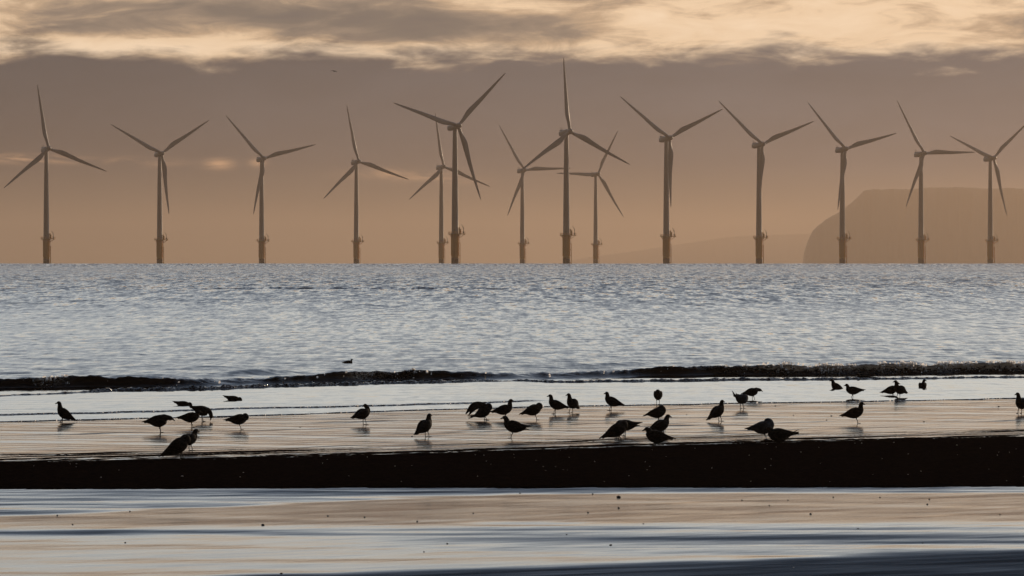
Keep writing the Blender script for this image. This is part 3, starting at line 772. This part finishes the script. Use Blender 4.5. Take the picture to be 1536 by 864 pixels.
def gull(px, py, head, label, scale=1.1, mat=None, zbase=None, sink=0.0, cat='gull', name='gull', **kw):
    x, y = on_ground(px, py, 0.0)
    z = float(beach_height(np.array([[x]]), np.array([[y]]))[0, 0]) if y < 62 else 0.0
    z = max(z, -.01)
    if z > .01:
        y = (CAM_H - z)/((py-LEVEL)*K); x = (px-768)*K*y
    me = gull_mesh(**kw)
    o = link(name, me, mat or G_BROWN)
    o.location = (x, y, z - sink); o.rotation_euler = (0, 0, math.radians(head)); o.scale = (scale*.95,)*3
    tag(o, label, cat, GULLS)
    return o

gull(96, 633, 190, 'leftmost gull, upright and facing left at the thin water line', 1.08, pose='up', pitch=38, legs=.10)
gull(239, 649, -12, 'plump gull left of a cluster, head stretched forward to the right, on wet sand', 1.2, pose='fwd', pitch=12, fat=1.1)
gull(287, 641, 5, 'gull facing right in front of the stooping gull, head level with its rump', 1.08, pose='short', pitch=8)
gull(304, 632, 0, 'stooping gull with arched back and its bill down to the sand', 1.08, pose='feed', pitch=-12, legs=.13, fat=1.05)
gull(277, 611.5, 0, 'gull without visible legs dipping its head in the shallows behind the stooping gull', .98, pose='breast', pitch=-12, legs=0, sink=.012)
gull(352, 603.5, 0, 'gull dipping alone in the bright shallows, only its back and raised tail showing', 1.0, pose='breast', pitch=-14, legs=0, sink=.012)
gull(359, 644, 0, 'round gull on one leg with head tucked, right of the left hand cluster', 1.08, pose='breast', pitch=10, one_leg=True, fat=1.05)
gull(268, 688, 8, 'large hunched gull with tail drooping to the dark sand, overlapping a smaller gull', 1.3, pose='breast', pitch=36, legs=.10)
gull(284, 676, 35, 'gull half hidden behind the large hunched one, head up and looking right', 1.05, pose='mid', pitch=18)
gull(545, 637, 35, 'lone gull on spread legs at the waterline with its head turned back to the left', 1.08, pose='mid', pitch=22, turn=110, legs=.14)
gull(638, 656, 45, 'upright lone gull on the wet sand beside a small pebble', 1.12, pose='up', pitch=36, neck_scale=.85)
gull(725, 630, 10, 'gull shaking out its raised wings at the water edge', 1.2, pose='breast', pitch=30, wing='raise', legs=.08, fan=.6, fat=1.1)
gull(757, 629, 5, 'gull facing right with head held high, just right of the one shaking its wings', 1.1, pose='up', pitch=16, one_leg=True)
gull(801, 630, 10, 'stout gull with bowed head and drooping tail, left of two upright gulls', 1.12, pose='breast', pitch=24, one_leg=True, fat=1.1)
gull(770, 658, 180, 'gull facing left on one leg, its wing tips parted from its tail', 1.2, pose='mid', pitch=14, one_leg=True, split=.045)
gull(834, 621, 182, 'left one of two upright gulls side by side, its long tail to the right', 1.08, pose='up', pitch=20)
gull(858, 619, 235, 'right one of two upright gulls side by side, breast turned to viewer', 1.08, pose='up', pitch=30, turn=-40, neck_scale=.9)
gull(918, 616, 182, 'gull facing left at the waterline with sloping back, no other gull close by', 1.1, pose='up', pitch=24, neck_scale=.85)
gull(987, 607, 265, 'small round gull facing the viewer on thin legs at the waterline', 1.02, pose='breast', pitch=30, legs=.14)
gull(987, 634, 0, 'topmost gull of a stacked trio, tail to the left and head tucked', 1.1, pose='tuck', pitch=14, split=-.03)
gull(992, 655, 20, 'middle gull of a stacked trio, neck upright and facing right', 1.12, pose='mid', pitch=25)
gull(984, 668, 182, 'lowest gull of a stacked trio, facing left with its bill drooping', 1.2, pose='short', pitch=14, legs=.06, fat=1.1)
gull(926, 661, 5, 'hunched gull with tail touching dark sand and back to its neighbour', 1.25, pose='breast', pitch=32, legs=.09)
gull(938, 654, 178, 'gull behind the hunched one with split tail feathers pointing right', 1.1, pose='feed', pitch=4, legs=.12, split=.035)
gull(1077, 632, 25, 'upright gull facing right, alone in the middle of the wet sand', 1.1, pose='up', pitch=40, neck_scale=.85)
gull(1113, 613, 48, 'grey backed gull preening with its tail feathers fanned up', 1.12, mat=G_GREY, pose='breast', pitch=-10, fan=1.3, fat=1.15, legs=.12)
gull(1129, 600, 20, 'gull looking down in the shallows just behind the grey preening one', 1.02, pose='fwd', pitch=14)
gull(1146, 660, 0, 'slate grey gull with tucked head at the black sand edge', 1.22, mat=G_GREY, pose='tuck', pitch=12, one_leg=True, fat=1.1)
gull(1168, 663, 182, 'dark gull crouched with ruffled tail beside the slate grey one', 1.25, pose='short', pitch=2, legs=.03, fan=.8, fat=1.15)
gull(1255, 583.5, 178, 'gull sitting low in the shallows with neck stretched up and tail in the water', 1.05, pose='mid', pitch=34, legs=0, sink=.02)
gull(1279, 598, 180, 'gull standing in shallow water facing left with level back and thin legs', 1.05, pose='mid', pitch=4)
gull(1338, 593.5, 0, 'gull facing right in shallow water, partly hidden by its neighbour', 1.05, pose='mid', pitch=20, legs=.07)
gull(1349, 597, 222, 'gull with bill to the left standing in front of its neighbour in shallow water', 1.08, pose='up', pitch=24, turn=-30)
gull(1384, 582, 272, 'gull sitting in the shallows facing the viewer with its head turned right', 1.02, pose='swim', pitch=20, legs=0, turn=55, sink=.02)
gull(1283, 635, 2, 'sleek gull on one leg facing right with neck raised, on right hand wet sand', 1.15, pose='up', pitch=18, one_leg=True, neck_scale=.9)
gull(1531, 620, 235, 'gull cut by the right picture edge, standing and looking left', 1.12, pose='up', pitch=30, turn=-30)
gull(1294, 569.5, 180, 'gull floating at the foot of the breaking wave', 1.0, pose='swim', pitch=0, legs=0, sink=.03)
gull(523, 547.5, 0, 'small dark seabird swimming behind the breaker', .78, pose='swim', pitch=2, legs=0, sink=-.02, cat='seabird', name='seabird')

def flying_gull():
    d = 420.0; x = (501-768)*K*d; z = CAM_H - (107-LEVEL)*K*d
    bm = bmesh.new()
    loft(bm, densify([(-.24, 0, 0, .03, .01), (-.12, 0, 0, .05, .04), (.02, 0, 0, .07, .065), (.12, 0, .01, .045, .045), (.18, 0, .015, .034, .034), (.22, 0, .012, .014, .014), (.26, 0, .005, .005, .005)]), 12)
    for sg in (-1, 1):
        loft(bm, densify([(.05, sg*.04, .02, .085, .02), (.07, sg*.22, .09, .08, .014), (.02, sg*.42, .07, .06, .010), (-.08, sg*.58, -.02, .035, .008), (-.16, sg*.66, -.09, .01, .006)], 4), 10)
    bmesh.ops.recalc_face_normals(bm, faces=bm.faces)
    o = link('flying_gull', bm_mesh(bm, 'flying_gull'), G_BROWN, None, True)
    o.scale = (.75,)*3; o.location = (x, d, z); o.rotation_euler = (.15, .1, math.radians(60))
    tag(o, 'tiny gull flying high in the grey sky left of the largest turbine', 'gull')
flying_gull()

# ------------------------------------------------------------------ pebbles and shells
def lump(seed, flat=.6):
    r = random.Random(seed); bm = bmesh.new()
    bmesh.ops.create_icosphere(bm, subdivisions=2, radius=1)
    for v_ in bm.verts:
        v_.co *= 1 + r.uniform(-.14, .14); v_.co.z *= flat
    return bm_mesh(bm, 'lump')
def shell_mesh(seed):
    r = random.Random(seed); bm = bmesh.new(); n, m = 9, 5; rows = []
    for j in range(m):
        f = j/(m-1); row = []
        for i in range(n):
            a = math.radians(-62 + 124*i/(n-1))
            row.append(bm.verts.new((f*math.sin(a)*(1+.06*(i % 2)), f*math.cos(a), .42*math.sin(math.pi*(.15+.8*f))*math.cos(a*.9) + r.uniform(-.02, .02))))
        rows.append(row)
    for A, B in zip(rows, rows[1:]):
        for i in range(n-1):
            try: bm.faces.new((A[i], A[i+1], B[i+1], B[i]))
            except ValueError: pass
    bmesh.ops.remove_doubles(bm, verts=bm.verts, dist=.004)
    bmesh.ops.solidify(bm, geom=bm.faces[:], thickness=.06)
    bmesh.ops.recalc_face_normals(bm, faces=bm.faces)
    return bm_mesh(bm, 'shell')
LUMPS = [lump(i) for i in range(5)]; SHELLS = [shell_mesh(i) for i in range(4)]
for me in LUMPS: me.materials.append(PEB)
for me in SHELLS: me.materials.append(SHELL)
def place(name, me, px, py, size, label, cat, group):
    x, y = on_ground(px, py); z = float(beach_height(np.array([[x]]), np.array([[y]]))[0, 0])
    y = (CAM_H - z)/((py-LEVEL)*K); x = (px-768)*K*y
    z = float(beach_height(np.array([[x]]), np.array([[y]]))[0, 0])
    o = link(name, me); s = size*K*y
    o.location = (x, y, z + s*.25); o.scale = (s, s*random.uniform(.8, 1.2), s); o.rotation_euler = (random.uniform(-.2, .2), random.uniform(-.2, .2), random.uniform(0, 6.28))
    tag(o, label, cat, group); return o
place('pebble', LUMPS[0], 928, 746, 3.2, 'largest dark pebble on the foreground wet sand, near the middle just below the black bank', 'pebble', 'dark pebbles on the wet sand')
place('pebble', LUMPS[1], 394.5, 788, 2.6, 'dark pebble at the end of the dark blue streak in the left foreground', 'pebble', 'dark pebbles on the wet sand')
place('pebble', LUMPS[2], 618, 655, 1.6, 'small pebble on the wet flat left of the upright lone gull', 'pebble', 'dark pebbles on the wet sand')
for x_, y_, s_ in [(1247, 624, 1.3), (1386, 633, 1.4), (1240, 630, 1.0), (1030, 622, 1.0), (1190, 623, 1.0), (1498, 610, 1.4), (1163, 609, 1.0), (450, 641, 1.0)]:
    place('pebble', LUMPS[3], x_, y_, s_, 'tiny pebble or worm cast on the tan wet flat among the gulls', 'pebble', 'pebbles on the wet flat')
for i, (x_, y_, s_) in enumerate([(928, 762, 1.8), (882, 769, 1.5), (1216, 771, 1.8), (1394, 749, 1.4), (1250, 746, 1.2), (1320, 746, 1.2), (1391, 757, 1.6), (780, 740, 1.4), (889, 741, 1.2), (626, 782, 1.6), (188, 814, 1.6), (109, 787, 1.4), (86, 773, 1.4), (195, 767, 1.3), (547, 776, 1.4), (492, 774, 1.4), (671, 816, 1.8), (636, 828, 1.3), (916, 818, 2.0), (1113, 750, 1.2), (1154, 758, 1.3), (1182, 750, 1.1), (1500, 772, 1.2), (422, 861, 2.2), (1384, 815, 1.5), (850, 802, 1.3), (965, 786, 1.2), (710, 770, 1.3)]):
    place('pebble', LUMPS[i % 5], x_, y_, s_, 'small dark pebble scattered on the reflecting foreground sand', 'pebble', 'dark pebbles on the wet sand')
for i, (x_, y_, s_, lb) in enumerate([(273, 715, 2.6, 'pale shell in the black bank below the large hunched gull'), (152.5, 717, 2.0, 'pale shell on the black bank near the left edge, lower left of the hunched gull'), (97, 684.5, 2.0, 'pale shell at the left end of the black bank top edge'), (1287, 793.5, 2.8, 'bright shell on the right foreground wet sand among blue streaks'), (1188, 852.5, 3.0, 'bright shell in the bottom foreground, nearest of the shells')]):
    place('shell', SHELLS[i % 4], x_, y_, s_, lb, 'shell', 'pale shells on the sand')
r_ = random.Random(5)
spots = []
for i in range(70):
    x_ = r_.uniform(0, 1) ** .6 * 1536; top = np.interp(x_, [0, 768, 1536], [694, 677, 658])
    spots.append((x_, r_.uniform(top, 724) if r_.random() < .5 else r_.triangular(top, 724, top), r_.uniform(.7, 1.35)))
for i, (x_, y_, s_) in enumerate(spots):
    place('shell', SHELLS[i % 4], x_, y_, s_, 'tiny pale shell fragment sprinkled on the black sand bank', 'shell', 'pale shells on the sand')

# ------------------------------------------------------------------ haze
bm = bmesh.new(); box(bm, (0, (22500-330)/2, 0), (9000, 22500+330, 1)); 
for v_ in bm.verts: v_.co.z = 232.0 if v_.co.z > 0 else -95.0
hz = link('haze', bm_mesh(bm, 'haze')); tag(hz, kind='stuff')
hm = bpy.data.materials.new('haze'); hm.use_nodes = True; hn = hm.node_tree; hn.nodes.clear()
ho = hn.nodes.new('ShaderNodeOutputMaterial'); pv = hn.nodes.new('ShaderNodeVolumePrincipled')
pv.inputs['Color'].default_value = (.70, .53, .40, 1); pv.inputs['Density'].default_value = 1.2e-4; pv.inputs['Anisotropy'].default_value = .45
hn.links.new(pv.outputs[0], ho.inputs['Volume']); hz.data.materials.append(hm)

# ------------------------------------------------------------------ camera, view
cd = bpy.data.cameras.new('camera'); cam = bpy.data.objects.new('camera', cd); COL.objects.link(cam)
cam.location = (0, 0, CAM_H); cam.rotation_euler = (math.pi/2, 0, 0)
cd.sensor_width = 36; cd.sensor_fit = 'HORIZONTAL'; cd.lens = 36/(2*768*K); cd.shift_y = -(432-LEVEL)/1536
cd.clip_start = .5; cd.clip_end = 40000
scene.camera = cam
vs_ = scene.view_settings; vs_.view_transform = 'Standard'; vs_.look = 'None'; vs_.gamma = 1; vs_.exposure = 0; vs_.use_curve_mapping = False
cy = scene.cycles; cy.use_denoising = True; cy.max_bounces = 6; cy.glossy_bounces = 3; cy.diffuse_bounces = 2; cy.volume_bounces = 1; cy.caustics_reflective = False; cy.caustics_refractive = False
